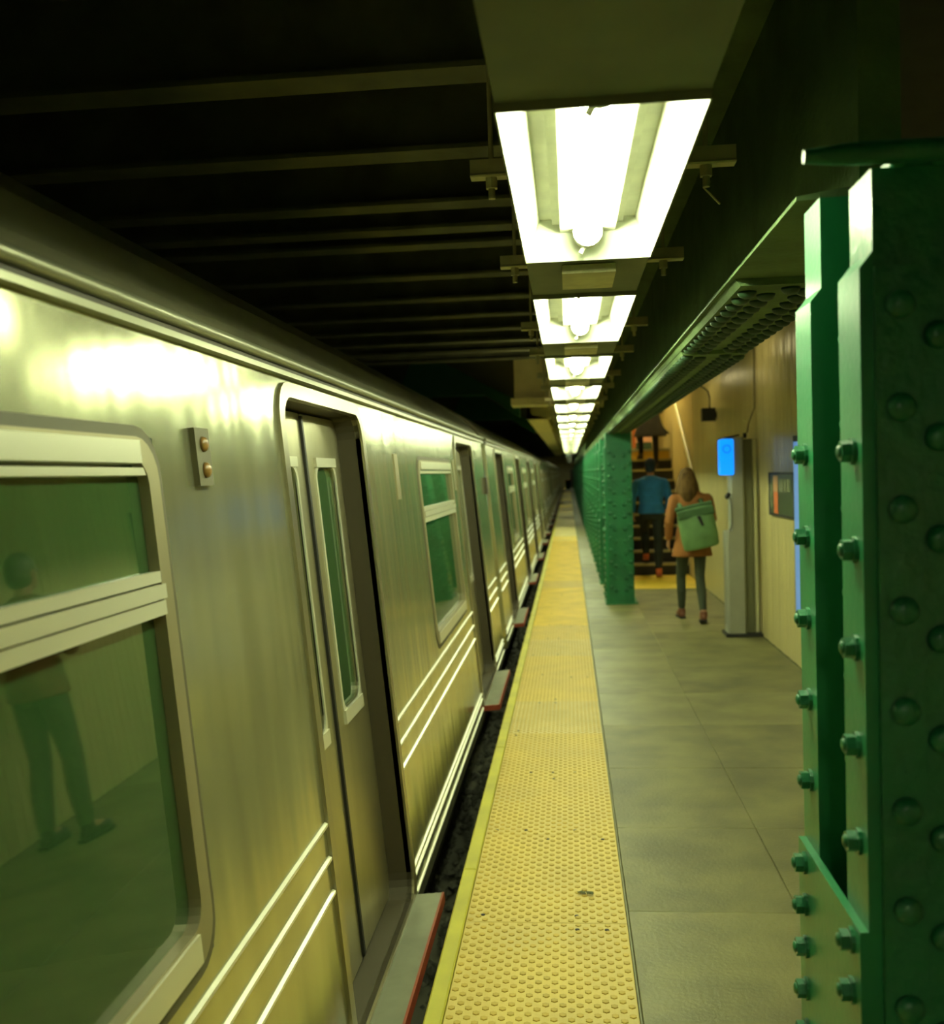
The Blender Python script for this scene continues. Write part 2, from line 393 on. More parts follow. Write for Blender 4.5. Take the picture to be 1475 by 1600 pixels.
sy = [2.67, 3.84, 5.52, 6.72]
while sy[-1] < 28: sy.append(sy[-2] + 2.8)
bar = MB(); bar.prism([(-.02,0),(.02,0),(.02,.045),(-.02,.045)], 'x', -.345, .345); bar.tube([(-.345,-.021,.004),(.345,-.021,.004)], .004, n=5)
bar_me = bar.mesh('bar', STRUT)
rod_me = MB().tube([(0,0,-.05),(0,0,.9)], .007, n=6).mesh('rod', STRUT)
nut_me = MB().tube([(0,0,-.028),(0,0,0)], .017, n=6, smooth=False).tube([(0,0,-.055),(0,0,-.028)], .010, n=6).mesh('nut', STRUT)
for i, y0 in enumerate(sy):
    t = empty('lamp_hanger', (LX + .035, y0, 2.455+.032))
    link('bar', bar_me, t)
    for x_ in (-.29, .27):
        link('rod', rod_me, t, (x_, 0, 0)); link('nut', nut_me, t, (x_, 0, 0))
    if i == 0: MB().tube([(.27,-.01,-.02),(.28,.01,-.04),(.265,.01,-.055),(.28,.02,-.065),(.31,.04,-.09)], .003, n=5).build('loose_wire', STRUT, t)
    tag(t, ORD[i] + ' cross bar with hanging rods above the lamps, counted from the nearest', 'hanger', 'cross bars carrying the lamp row')
# ================================================================== COLUMNS
hexbolt = MB(); hexbolt.tube([(0,0,0), (-.006,0,0)], .0215, n=12, smooth=False); hexbolt.tube([(-.006,0,0), (-.021,0,0)], .0175, n=6, smooth=False); hexbolt.dome((-.021,0,0), (-1,0,0), .011, .006, n=8)
hexbolt_me = hexbolt.mesh('bolt', GREEN_LUMPY)
rivet_me = MB().dome((0,0,0), (0,-1,0), .0225, .017, n=14).mesh('rivet', GREEN_LUMPY)
srivet_me = MB().dome((0,0,0), (0,-1,0), .014, .011, n=12).mesh('rivet', GREEN)
W = .32; H = 2.19
def channel(y0, lumpy):
    b = MB(); H = 2.15 if lumpy else 2.19
    b.prism([(0,0),(W,0),(W,.12),(W-.013,.12),(W-.013,.013),(.013,.013),(.013,.12),(0,.12)], 'z', 0, H)
    return b
cov = MB()
cov._add([(-.02,0,0),(0,0,0),(0,.12,0),(-.02,.12,0),(-.02,0,2.0),(0,0,2.025),(0,.12,2.025),(-.02,.12,2.0)], [(0,3,2,1),(4,5,6,7),(0,1,5,4),(1,2,6,5),(2,3,7,6),(3,0,4,7)])
ch_near = channel(0, True).mesh('channel', GREEN_LUMPY); ch_far = channel(0, False).mesh('channel', GREEN); ch_nearb = channel(0, False).mesh('channel', GREEN_LUMPY)
cov_me = cov.mesh('cover_plate', GREEN)
leg = MB().box(.0, .065, -.012, 0, 0, 2.0).box(W-.065, W, -.012, 0, 0, 2.0)
leg_me = leg.mesh('angle_legs', GREEN_LUMPY)
gus = MB().box(-.034, -.02, 0.0, .42, 0, .962); gus_me = gus.mesh('gusset_plate', GREEN)
basep = MB().cbox(-.045, W+.04, -.03, .45, 0, .02); base_me = basep.mesh('base_plate', GREEN)
bz = [1.72-.157*k for k in range(5)]; gz = [.93-.083*k for k in range(11)]
fz = [1.94-.156*k for k in range(12)]
def column(pos, i):
    t = empty('riveted_column', pos)
    o = link('channel', ch_near if i == 0 else ch_nearb, t, (0,0,0)); link('channel', ch_far, t, (0,.31,0))
    link('cover_plate', cov_me, t); link('cover_plate', cov_me, t, (0,.31,0))
    link('angle_legs', leg_me, t); link('gusset_plate', gus_me, t); link('base_plate', base_me, t)
    if i == 0:
        for yb in (.045, .365):
            for z_ in bz: link('bolt', hexbolt_me, t, (-.02, yb, z_), (random.uniform(0,1),0,0))
            for z_ in gz: link('bolt', hexbolt_me, t, (-.034, yb, z_), (random.uniform(0,1),0,0))
        for z_ in fz:
            link('rivet', rivet_me, t, (.036, -.012, z_)); link('rivet', rivet_me, t, (.095, 0, z_-.047))
            link('rivet', rivet_me, t, (W-.036, -.012, z_)); link('rivet', rivet_me, t, (W-.1, 0, z_-.047))
            link('rivet', srivet_me, t, (.042, .31, z_-.01))
    else:
        link('rivets', column.riv, t)
    if i == 0:
        lab = 'close riveted green steel column filling the right edge beside the camera'
    elif i == 1: lab = 'riveted green steel column at the end of the low girder, left of the stairs'
    else: lab = (ORD[i-1] + ' riveted green column of the far row, counting from the one beside the stairs') if i < 28 else (ORD[len(cyl)-i] if i < len(cyl) else 'very last') + ' riveted green column counted back from the far end of the platform'
    tag(t, lab, 'column', None if i == 0 else 'far riveted columns in a row along the strip')
    return t
b = MB()
for yb in (.045, .365):
    for z_ in bz: b.dome((-.02, yb, z_), (-1,0,0), .022, .022, n=7, flat=True)
    for z_ in gz: b.dome((-.034, yb, z_), (-1,0,0), .022, .022, n=7, flat=True)
for z_ in fz:
    for x_, dy, dz in ((.036,-.012,0),(.095,0,-.047),(W-.036,-.012,0),(W-.1,0,-.047)): b.dome((x_, dy, z_+dz), (0,-1,0), .026, .02, n=7)
column.riv = b.mesh('rivets', GREEN_LUMPY)
tag(column((.472, 1.59, 0), 0), None, None)
cyl = [12.76, 15.1, 16.9, 18.8]
while cyl[-1] < 100: cyl.append(cyl[-1] + (1.95 if len(cyl) < 24 else 3.9))
for i, y0 in enumerate(cyl): column((.48, y0, 0), i+1)
# cap bracket on the near column
t = empty('column_cap', (.48, 1.50, 2.152))
MB().tube([(-.115,.06,.012),(-.05,.06,.012),(.42,.06,.012)], [.010,.017,.017], n=10).build('rod', GREEN_LUMPY, t)
MB().cbox(.02, .34, .09, .22, 0.0, .015).build('plate', GREEN_LUMPY, t)
for x_ in (.03, .09): link('bolt', srivet_me, t, (x_, .085, -.002+.01))
tag(t, 'green cap plate and round bar on top of the close column', 'bracket')

# ---- low girder over the columns
g = empty('riveted_girder', (.46, 2.03, 2.19))
GL = 98.0
MB().prism([(0,.030),(.34,.030),(.34,.038),(.20,.055),(.20,.75),(.32,.76),(.32,.80),(0,.80),(0,.76),(.12,.75),(.12,.055),(0,.038)], 'y', 0, GL).build('girder_body', GIRDER, g)
MB().prism([(.012,.0295),(.028,.010),(.318,.010),(.332,.0295)], 'y', .80, GL-.1).build('flange_plate', GIRDER, g)
MB().prism([(.030,.0095),(.040,-.006),(.310,-.006),(.316,.0095)], 'y', 2.3, GL-.2).build('cover_plate', GIRDER, g)
gr_me = MB().dome((0,0,0), (0,0,-1), .027, .02, n=10).mesh('rivet', RIVD)
far = MB()
rowx = (.062, .125, .225, .290)
yv = .9; n_ind = 0
while yv < 30:
    zz = .010 if yv < 2.27 else -.006
    for k_, x_ in enumerate(rowx):
        if yv < 5.2: link('rivet', gr_me, g, (x_, yv + (.055 if k_ % 2 else 0), zz))
        elif yv < 26: far.dome((x_, yv+(.055 if k_ % 2 else 0), zz), (0,0,-1), .026, .02, n=6)
    yv += .112
tag(far.build('rivets', RIVD, g), kind='stuff')
for x_ in (.175, .29): link('rivet', gr_me, g, (x_, .86, .010))
tag(g, 'low dark green riveted girder running along above the columns', 'girder')

# ================================================================== TRAIN
LEAN = -math.atan(.085)
TZ = -0.10
def rounded(y0, y1, z0, z1, r, n=5):
    pts = []
    for (cy, cz, a0) in ((y1-r, z1-r, 0), (y0+r, z1-r, 90), (y0+r, z0+r, 180), (y1-r, z0+r, 270)):
        for k in range(n+1):
            a = math.radians(a0 + 90*k/n); pts.append((cy+r*math.cos(a), cz+r*math.sin(a)))
    return pts
def ring(b, outer, inner, x0, x1):
    n = len(outer)
    vs = [(x1, *p) for p in outer] + [(x1, *p) for p in inner] + [(x0, *p) for p in outer] + [(x0, *p) for p in inner]
    fs = []
    for i in range(n):
        j = (i+1) % n
        fs += [(i, j, n+j, n+i), (i, 2*n+i, 2*n+j, j), (n+i, n+j, 3*n+j, 3*n+i), (2*n+i, 3*n+i, 3*n+j, 2*n+j)]
    b._add(vs, fs)
WZ0, WZ1 = .86, 1.90   # window outer, local z
DZ0, DZ1 = .09, 2.06
def car_window(car, y0, y1):
    f = MB(); ring(f, rounded(y0, y1, WZ0, WZ1, .085), rounded(y0+.05, y1-.05, WZ0+.07, WZ1-.045, .05), -.03, .006)
    f.cur = 0
    fo = f.build('window_frame', SURR, car)
    for (za, zb) in ((WZ0+.008, WZ0+.064), (WZ1-.052, WZ1-.008)): MB().box(-.02, .012, y0+.085, y1-.085, za, zb).build('rail_bar', TRIM, fo)
    s = MB(); ring(s, rounded(y0-.022, y1+.022, WZ0-.022, WZ1+.022, .10), rounded(y0, y1, WZ0, WZ1, .085), -.03, .002)
    s.build('window_seal', mat_seal, fo)
    t = MB(); zt = 1.60
    t.box(-.02, .008, y0+.045, y1-.045, zt-.05, zt-.022).box(-.02, .012, y0+.045, y1-.045, zt-.018, zt+.010).box(-.02, .006, y0+.045, y1-.045, zt+.014, zt+.036)
    t.build('transom', TRIM, fo)
    t = MB(); t.box(-.03, .004, y0+.045, y1-.045, WZ1-.075, WZ1-.06).build('top_rail', TRIM, fo)
    MB().box(-.028, -.020, y0+.04, y1-.04, WZ0+.05, zt-.03).build('lower_pane', GLASS, fo)
    MB().box(-.024, -.016, y0+.04, y1-.04, zt+.02, WZ1-.04).build('upper_pane', GLASS, fo)
SURR = mat('window_surround', (0.34, 0.30, 0.17), 0.45, metal=0.5)
mat_seal = mat('window_seal', (0.10, 0.09, 0.045), 0.6)
RIMM = mat('door_rim', (0.40, 0.37, 0.24), 0.30, metal=0.85)
def car_door(car, y0, y1):
    # recess lining, rim, two leaves, threshold
    f = MB(); ring(f, rounded(y0-.05, y1+.05, DZ0-.06, DZ1+.045, .12), rounded(y0, y1, DZ0, DZ1, .09), -.02, .010)
    fo = f.build('door_frame', RIMM, car)
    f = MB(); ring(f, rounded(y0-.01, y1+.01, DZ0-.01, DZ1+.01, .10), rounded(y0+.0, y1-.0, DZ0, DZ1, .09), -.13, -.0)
    f.build('door_jamb', JAMB, fo)
    mid = (y0+y1)/2
    for (a, b_) in ((y0+.004, mid-.006), (mid+.006, y1-.004)):
        d = MB(); x0, x1 = -.125, -.095
        wy0, wy1 = a+.13, b_-.13; wz0, wz1 = .96, 1.86
        ring(d, rounded(a, b_, DZ0+.01, DZ1-.01, .012), rounded(wy0, wy1, wz0, wz1, .05), x0, x1)
        do = d.build('door_leaf', STEELD, car)
        d = MB(); ring(d, rounded(wy0-.018, wy1+.018, wz0-.035, wz1+.018, .06), rounded(wy0, wy1, wz0, wz1, .05), x1-.004, x1+.006)
        d.box(x1, x1+.012, wy0-.01, wy1+.01, wz0-.05, wz0+.0).box(x1, x1+.012, wy0-.01, wy1+.01, wz1-.0, wz1+.035)
        d.build('pane_frame', TRIM, do)
        MB().box(x1-.02, x1-.012, wy0-.01, wy1+.01, wz0-.01, wz1+.01).build('door_pane', GLASS, do)
        MB().box(x1-.002, x1+.010, (b_-.004 if a < mid-.1 else a-.006), (b_+.006 if a < mid-.1 else a+.004), DZ0+.02, DZ1-.02).build('rubber_edge', RUBBER, do)
    s = MB(); s.box(-.10, .115, y0-.02, y1+.02, DZ0-.045, DZ0-.012)
    so = s.build('threshold', SILL, car)
    r = MB(); r.box(.115, .124, y0-.02, y1+.02, DZ0-.05, DZ0-.010).box(.0, .115, y0-.029, y0-.02, DZ0-.05, DZ0-.010); r.build('red_edge', RED, so)

def make_car(y0, y1, doors, windows, idx, lab, extras=()):
    car = empty('train_car', (-.67, y0, TZ), rot=(0, LEAN, 0))
    L = y1-y0
    doors = [(a-y0, b-y0) for a, b in doors]; windows = [(a-y0, b-y0) for a, b in windows]
    # side wall with openings
    b = MB(); ops = [(a, c, DZ0, DZ1) for a, c in doors] + [(a+.0, c-.0, WZ0, WZ1) for a, c in windows]
    ys = sorted(set([.12, L-.12] + [v for o_ in ops for v in o_[:2]]))
    zs = [0, DZ0, WZ0, WZ1, DZ1, 2.15]
    for i in range(len(ys)-1):
        for j in range(len(zs)-1):
            yc, zc = (ys[i]+ys[i+1])/2, (zs[j]+zs[j+1])/2
            if any(o_[0] < yc < o_[1] and o_[2] < zc < o_[3] for o_ in ops): continue
            b._add([(0,ys[i],zs[j]),(0,ys[i+1],zs[j]),(0,ys[i+1],zs[j+1]),(0,ys[i],zs[j+1])], [(0,1,2,3)])
    # rounded ends
    for (ya, yb_) in ((.12, 0), (L-.12, L)):
        arc = [(0 - .12*(1-math.cos(math.radians(a))), ya + (yb_-ya)*math.sin(math.radians(a))) for a in (0, 20, 40, 60, 80, 90)]
        for k in range(5):
            (xa, yya), (xb, yyb) = arc[k], arc[k+1]
            b._add([(xa,yya,0),(xb,yyb,0),(xb,yyb,2.15),(xa,yya,2.15)], [(0,1,2,3)], True)
    me = b.mesh('side_wall', STEEL)
    bm = bmesh.new(); bm.from_mesh(me)
    bmesh.ops.remove_doubles(bm, verts=bm.verts, dist=1e-4)
    bmesh.ops.recalc_face_normals(bm, faces=bm.faces)
    bm.to_mesh(me); bm.free()
    link('side_wall', me, car)
    # interior lining, ends, far side
    i_ = MB(); i_.box(-2.98, -2.90, .0, L, .05, 2.2); i_.build('far_side_wall', STEEL, car)
    i_ = MB(); i_.box(-2.9, -.13, .02, .05, .05, 2.2).box(-2.9, -.13, L-.05, L-.02, .05, 2.2); i_.build('end_wall', STEELD, car)
    i_ = MB(); i_.box(-2.9, -.02, .05, L-.05, .0, .05); i_.build('car_floor', UNDER, car)
    i_ = MB(); i_.box(-.9, -.86, .05, L-.05, .05, 2.1); i_.build('inner_partition', INTW, car)
    # roof
    rp = [(.0, 2.15), (-.05, 2.24), (-.16, 2.38), (-.32, 2.52), (-.55, 2.63), (-.9, 2.71), (-1.49, 2.75), (-2.1, 2.71), (-2.45, 2.63), (-2.7, 2.5), (-2.86, 2.34), (-2.98, 2.15)]
    b = MB(); n = len(rp)
    b._add([(x, .0, z) for x, z in rp]+[(x, L, z) for x, z in rp], [(i, i+1, n+i+1, n+i) for i in range(n-1)] + [tuple(range(n)), tuple(reversed(range(n, 2*n)))], False)
    o = b.build('roof', ROOFM, car)
    # gutter
    b = MB(); b.tube([(.012, .02, 2.165), (.012, L-.02, 2.165)], .016, n=8); b.box(-.01, .022, .02, L-.02, 2.118, 2.132)
    b.build('gutter', GUTTER, car)
    b = MB(); b.box(.0, .008, .02, L-.02, 2.132, 2.150); b.build('gutter_shade_strip', JAMB, car)  # solid dark strip stands in for the shaded gap under the gutter
    # beads
    solid = []
    st = .14
    for a, c in sorted(doors): solid.append((st, a-.055)); st = c+.055
    solid.append((st, L-.14))
    for z_, nm in ((.79, 'bead'), (.69, 'bead'), (.59, 'bead'), (.177, 'lower_bead'), (.14, 'lower_bead'), (.07, 'lower_bead')):
        for a, c in solid:
            if c-a > .1:
                hh = .009
                MB().prism([(0, z_-hh), (.009, z_-.004), (.009, z_+.004), (0, z_+hh)], 'y', a, c).build(nm, TRIM, car)
    for w_ in windows: car_window(car, *w_)
    for d_ in doors: car_door(car, *d_)
    # undercarriage and trucks
    u = MB(); u.box(-2.8, -.15, .3, L-.3, -.35, 0.0); u.build('underframe', UNDER, car)
    for yt in (1.9, L-1.9):
        tr = MB(); tr.box(-2.55, -.45, yt-1.0, yt+1.0, -.75, -.35)
        to = tr.build('truck', UNDER, car)
        for yw in (yt-.75, yt+.75):
            wm = MB()
            for xw in (-.72, -2.16): wm.tube([(xw-.06, yw, -.68), (xw+.06, yw, -.68)], .36, n=20)
            wm.build('wheelset', UNDER, to)
    for (ya, zb) in extras:
        ya -= y0
        b = MB(); b.cbox(-.0, .0, ya, ya, 0, 0) if False else b.box(.0, .014, ya, ya+.085, zb, zb+.13)
        bo = b.build('indicator_light', mat_seal, car)
        [MB().dome((.014, ya+.042, zb+q_), (1,0,0), .018, .012).build('lens', LENS, bo) for q_ in (.035, .093)]
    if idx == 0:
        for ya, yb_ in ((4.70, 4.79), (7.12, 7.19)): MB().box(0, .004, ya-y0, yb_-y0, 1.70, 1.92).build('cover_plate', SURR, car)
        MB().box(0, .03, 9.55-y0, 9.66-y0, 1.62, 1.78).build('marker_box', JAMB, car)
    tag(car, lab, 'train car', 'coupled stainless steel subway cars')
    return car
LENS = mat('amber_lens', (0.22, 0.12, 0.03), 0.3)
make_car(-6.65, 9.85, [(2.88, 3.98), (7.35, 8.62)], [(.22, 1.93), (5.42, 7.0)], 0, 'nearest ribbed stainless steel subway car filling the left half', [(2.13, 1.80)])
sp = 4.55
def follow(y0, y1, idx, lab):
    ds, ws = [], []
    y = y0 + 1.25
    while y + 1.3 < y1 - .6:
        ds.append((y, y+1.3))
        if y + 1.3 + 2.4 < y1 - 1.3: ws.append((y+1.3+.75, y+1.3+2.1))
        y += 4.35
    make_car(y0, y1, ds, ws, idx, lab)
follow(10.12, 26.6, 1, 'second stainless steel subway car, coupled beyond the nearest one')
follow(26.85, 43.4, 2, 'third stainless steel subway car, beyond the second one')
follow(43.65, 60.2, 3, 'fourth stainless steel subway car, beyond the third one')
follow(60.45, 77.0, 4, 'fifth stainless steel subway car, beyond the fourth one')
follow(77.25, 93.8, 5, 'farthest stainless steel subway car, the sixth, at the vanishing point')
t = empty('litter_bin', (-.06, 100.0, 0.004))
MB().loft([(0,0,0,.22,.22),(0,0,.75,.27,.27)], 14).build('drum', GREEN, t); MB().loft([(0,0,.75,.28,.28),(0,0,.80,.29,.29),(0,0,1.0,.16,.16)], 14).build('lid', RED, t)
tag(t, 'tiny green bin with a red lid at the far end of the platform', 'bin')
up = MB().tube([(0,-.58,0),(0,.58,0)], .02, n=8).mesh('tube', mat('added_uplight_tube', (1,1,1), emit=(1.0,.92,.5), estr=20.0)); us = MB().box(-.03,.05,-.62,.62,-.06,-.022).box(.05,.056,-.62,.62,-.06,.07).mesh('tray', HOODOUT)  # added hidden tubes that brighten the cream girders; tray side blocks spill rightward
for q, yq in enumerate((10.32, 24.32)):
    t = empty('added_uplight', (-.04, yq, 2.545)); link('tube', up, t); link('tray', us, t)
    tag(t, 'unseen tube added on the lamp raceway to light the cream girders, ' + ('nearer', 'farther')[q] + ' of two', 'lamp', 'added uplights on the raceway')
# small plates on the side of the near car
# ================================================================== STAIRS
st = empty('staircase', (0, 16.2, 0))
STONE = mat('stair_stone', (0.15, 0.14, 0.07), 0.7, var=0.2)
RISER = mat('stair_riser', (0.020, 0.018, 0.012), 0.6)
NOSE = mat('stair_nosing', (0.40, 0.36, 0.16), 0.5)
YR = mat('yellow_riser', (0.72, 0.45, 0.05), 0.5)
for n in range(1, 12):
    yb = .28*(n-1); z1 = .19*n
    s_ = MB().box(.90, 1.90, yb+.01, (yb+.30 if n < 11 else 6.39), 0 if n < 2 else z1-.20, z1).build('step', STONE, st)
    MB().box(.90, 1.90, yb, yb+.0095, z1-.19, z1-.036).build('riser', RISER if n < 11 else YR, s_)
    MB().box(.90, 1.90, yb-.02, yb+.03, z1-.035, z1+.002).build('nosing', NOSE, s_)
tag(st, 'dark concrete stairs with pale nosings rising behind the green columns', 'stairs')
tag(MB().cbox(.90, 1.89, 14.35, 16.17, 0, .006, .002).build('tactile_mat', YEL2), 'yellow warning mat on the floor at the foot of the stairs', 'mat')
p = MB(); p.tube([(1.865, 14.9, 1.43), (1.865, 19.0, 3.67)], .028, n=10)
po = p.build('sloping_rail', CREAMP)
tag(po, 'pale sloping rail fixed along the wall beside the stairs', 'rail')
for yk in (15.2, 16.6, 18.0):
    MB().tube([(1.865, yk, 1.43+(yk-14.9)*.546), (1.90, yk, 1.43+(yk-14.9)*.546)], .012, n=8).build('wall_bracket', CREAMP, po)
# landing lamp (the light that fills the stairwell)
t = empty('landing_lamp', (1.38, 18.2, 4.60))
MB().box(-.12, .12, -.6, .6, .03, .14).build('housing', HOODOUT, t)
MB().tube([(0, -.55, .0), (0, .55, .0)], .03, n=10).build('tube', mat('landing_tube', (1,1,1), emit=(1.0, .88, .45), estr=260.0), t)
tag(t, 'warm tube lamp on the stairwell ceiling above the steps', 'lamp')
WT = mat('warm_tube', (1,1,1), emit=(1.0, .86, .42), estr=8.0)
wh = MB().box(-.10, .10, -.62, .62, .03, .12).mesh('housing', HOODOUT); wt = MB().tube([(0, -.58, 0), (0, .58, 0)], .028, n=10).mesh('tube', WT)
for q, yq in enumerate((6.2, 9.8, 13.2)):
    t = empty('ceiling_lamp', (1.45, yq, 2.875)); link('housing', wh, t); link('tube', wt, t)
    tag(t, 'bare tube lamp on the ceiling between girder and cream wall, ' + ('nearest', 'middle one', 'farthest')[q] + ' of three', 'lamp', 'bare tube lamps behind the girder')

# ================================================================== HELP POINT
t = empty('help_point', (1.56, 10.15, 0))
MB().prism([(0,.02),(.02,0),(.17,0),(.185,.02),(.185,.22),(0,.22)], 'z', .03, 1.06).prism([(.055,.02),(.065,0),(.17,0),(.185,.02),(.185,.22),(.055,.22)], 'z', 1.06, 2.0).build('body', KIOSK, t)
MB().box(.185, .275, .06, .24, .03, 1.98).build('side_channel', KIOSKD, t)
MB().cbox(-.02, .34, -.03, .29, 0, .03).build('base_plate', RUBBER, t)
MB().tube([(.305, .10, .03), (.305, .10, 1.98)], .024, n=10).build('conduit', CREAMP, t)
lp = MB()
pts = rounded(-.05, .085, 1.625, 1.985, .022)
lp.prism(pts, 'y', -.02, .12)
lo = lp.build('lit_panel', BLUE, t)
rr = MB()
rg = [(.018+.042*math.cos(2*PI*k/20), 1.885+.042*math.sin(2*PI*k/20)) for k in range(20)]
ri = [(.018+.032*math.cos(2*PI*k/20), 1.885+.032*math.sin(2*PI*k/20)) for k in range(20)]
rr._add([(x, -.022, z) for x, z in rg]+[(x, -.022, z) for x, z in ri], [(i, (i+1) % 20, 20+(i+1) % 20, 20+i) for i in range(20)])
rr.build('ring_symbol', BLUED, lo)
MB().prism([(-.01,1.995),(.02,2.008),(.14,2.03),(.15,2.015),(.05,1.99)], 'y', .0, .12).build('top_hood', BLACK, t)
MB().box(.19, .22, .02, .06, 1.99, 2.04).build('cable_gland', BLACK, t)
MB().ell((.02, -.012, 1.42), (.026, .014, .036), rot=Matrix.Rotation(.5, 3, 'Y')).build('intercom_button', BLACK, t)
MB().tube([(.045,-.006,1.40),(.055,-.006,1.30),(.058,-.006,1.16),(.050,-.006,1.10),(.03,-.006,1.06)], .006, n=6).build('cable', BLACK, t)
tag(t, 'grey steel help point pillar with a glowing blue panel against the wall', 'help point')
tag(MB().tube([(1.80,10.25,2.045),(1.82,10.27,2.14),(1.885,10.3,2.3),(1.89,10.3,2.99)], .009, n=7).build('cable_conduit', WALL2), 'thin cable climbing the wall above the help point', 'cable')
# helpers for the wall
t = empty('camera_box', (1.80, 13.0, 2.30))
MB().cbox(-.085, .085, -.07, .07, 0, .165).build('housing', BLACK, t)
MB().tube([(.02,0,.165),(.02,0,.30),(.0,0,.38),(-.05,0,.43),(-.08,0,.44),(-.08,0,.69)], .010, n=8).build('gooseneck', BLACK, t)
MB().box(.085, .105, -.03, .03, .04, .12).build('wall_mount', BLACK, t)
tag(t, 'small black box hanging from a curved pipe on the cream wall', 'camera')

# ================================================================== POSTER + SCREEN
t = empty('notice_frame', (1.90, 8.52, 1.245))
PD = mat('notice_dark', (0.035, 0.065, 0.025), 0.4, var=0.4, vscale=8)
PG = mat('notice_pale', (0.22, 0.25, 0.12), 0.6, var=0.5, vscale=14)
PO = mat('notice_orange', (0.62, 0.14, 0.03), 0.5)
PP = mat('notice_peach', (0.50, 0.26, 0.11), 0.5)
ln = 1.08; hh = .40
MB().box(-.022, 0, 0, ln, 0, hh).build('backing', PD, t)
b = MB()
for a in ((-.028,-.0,0,.05,0,hh), (-.028,0,ln-.05,ln,0,hh), (-.028,0,0,ln,0,.02), (-.028,0,0,ln,hh-.02,hh)): b.box(*a)
b.build('frame', RUBBER, t)
MB().box(-.0245, -.0225, .68, .86, .02, .22).build('orange_band', PO, t)
MB().box(-.0245, -.0225, .68, .88, .222, .37).build('peach_band', PP, t)
for (a, c) in ((.20,.30),(.34,.44),(.46,.62)): MB().box(-.0245, -.0225, a, c, .23, .34).build('pale_block', PG, t)
MB().box(-.0245, -.0225, .93, 1.02, .08, .30).build('pale_block', PG, t)
tag(t, 'dark framed notice with an orange band on the cream wall', 'notice')
t = empty('information_screen', (1.90, 7.80, .47))
MB().box(-.09, 0, 0, .46, 0, 1.47).build('casing', RUBBER, t)
MB().box(-.094, -.0905, .03, .43, .05, 1.42).build('display', SCREEN, t)
tag(t, 'tall blue glowing display in a dark casing, just behind the close column', 'screen')

# suitcase on the landing
t = empty('travel_bag', (1.50, 20.3, 2.095))
PK = mat('pink_fabric', (0.60, 0.32, 0.20), 0.7); OR = mat('orange_fabric', (0.45, 0.12, 0.02), 0.7)
o = MB().cbox(-.14, .18, -.1, .1, .16, .58, .03).build('body', PK, t)
MB().cbox(-.20, -.14, -.09, .09, .05, .55, .02).build('side_pocket', OR, t)
MB().tube([(-.05,0,.57),(-.05,0,.66),(.08,0,.66),(.08,0,.57)], .010).build('handle', OR, t)
MB().cbox(-.14, .18, -.09, .09, .0, .16, .01).build('lower_panel', mat('dark_green_fabric', (.03,.06,.02), .8), t)
tag(t, 'pinkish bag with an orange side standing at the top of the stairs', 'bag')

# ================================================================== PEOPLE
def fuse(b, name, mats, parent, voxel, smooth=4, loc=(0,0,0)):
    # voxel-fuses overlapping lofts into one continuous surface
    me = b.mesh(name + '_src', mats)
    o = bpy.data.objects.new('tmp', me); C.objects.link(o)
    m = o.modifiers.new('r', 'REMESH'); m.mode = 'VOXEL'; m.voxel_size = voxel; m.use_smooth_shade = True
    s = o.modifiers.new('s', 'SMOOTH'); s.iterations = smooth; s.factor = .5
    dg = bpy.context.evaluated_depsgraph_get()
    me2 = bpy.data.meshes.new_from_object(o.evaluated_get(dg)); me2.name = name
    bpy.data.objects.remove(o); bpy.data.meshes.remove(me)
    me2.materials.clear(); me2.materials.append(mats)
    for p in me2.polygons: p.use_smooth = True
    return link(name, me2, parent, loc)
SKIN = mat('skin', (0.42, 0.22, 0.12), 0.55)
LIP = mat('lips', (0.30, 0.08, 0.06), 0.5)
EYEW = mat('eye', (0.5, 0.5, 0.45), 0.2)
def cloth(name, c, r=0.85, v=.25): return mat(name, c, r, var=v, vscale=7, bump=0.5, bscale=14, bdist=.02)
def hand(b, wrist, d, side, curl=.5):
    # wrist point, direction of the hand d, side vector pointing to the thumb
    w_ = Vector(wrist); d = Vector(d).normalized(); s = Vector(side); s = (s - s.dot(d)*d).normalized(); nrm = d.cross(s)
    if nrm.dot(Vector((0,1,0))) < 0 and abs(nrm.y) > .3: pass
    b.tube([w_ - d*.02, w_ + d*.02, w_ + d*.06, w_ + d*.09], [.026, .033, .038, .034], n=10, sx=.55)
    for k, ln in enumerate((.070, .080, .074, .058)):
        base = w_ + d*.083 + s*(.030 - .020*k)
        p1 = base + d*ln*.45 + nrm*curl*.012; p2 = p1 + (d*(1-curl*.5) + nrm*curl).normalized()*ln*.32
        p3 = p2 + (d*(1-curl) + nrm*curl*1.3).normalized()*ln*.28
        b.tube([base - d*.02, base, p1, p2, p3], [.0095, .0095, .0088, .008, .0065], n=7)
    t0 = w_ + d*.03 + s*.026
    b.tube([t0 - s*.012, t0, t0 + (d*.7+s*.7)*.035, t0 + (d*.9+s*.5+nrm*.4)*.062], [.012, .0125, .010, .008], n=7)
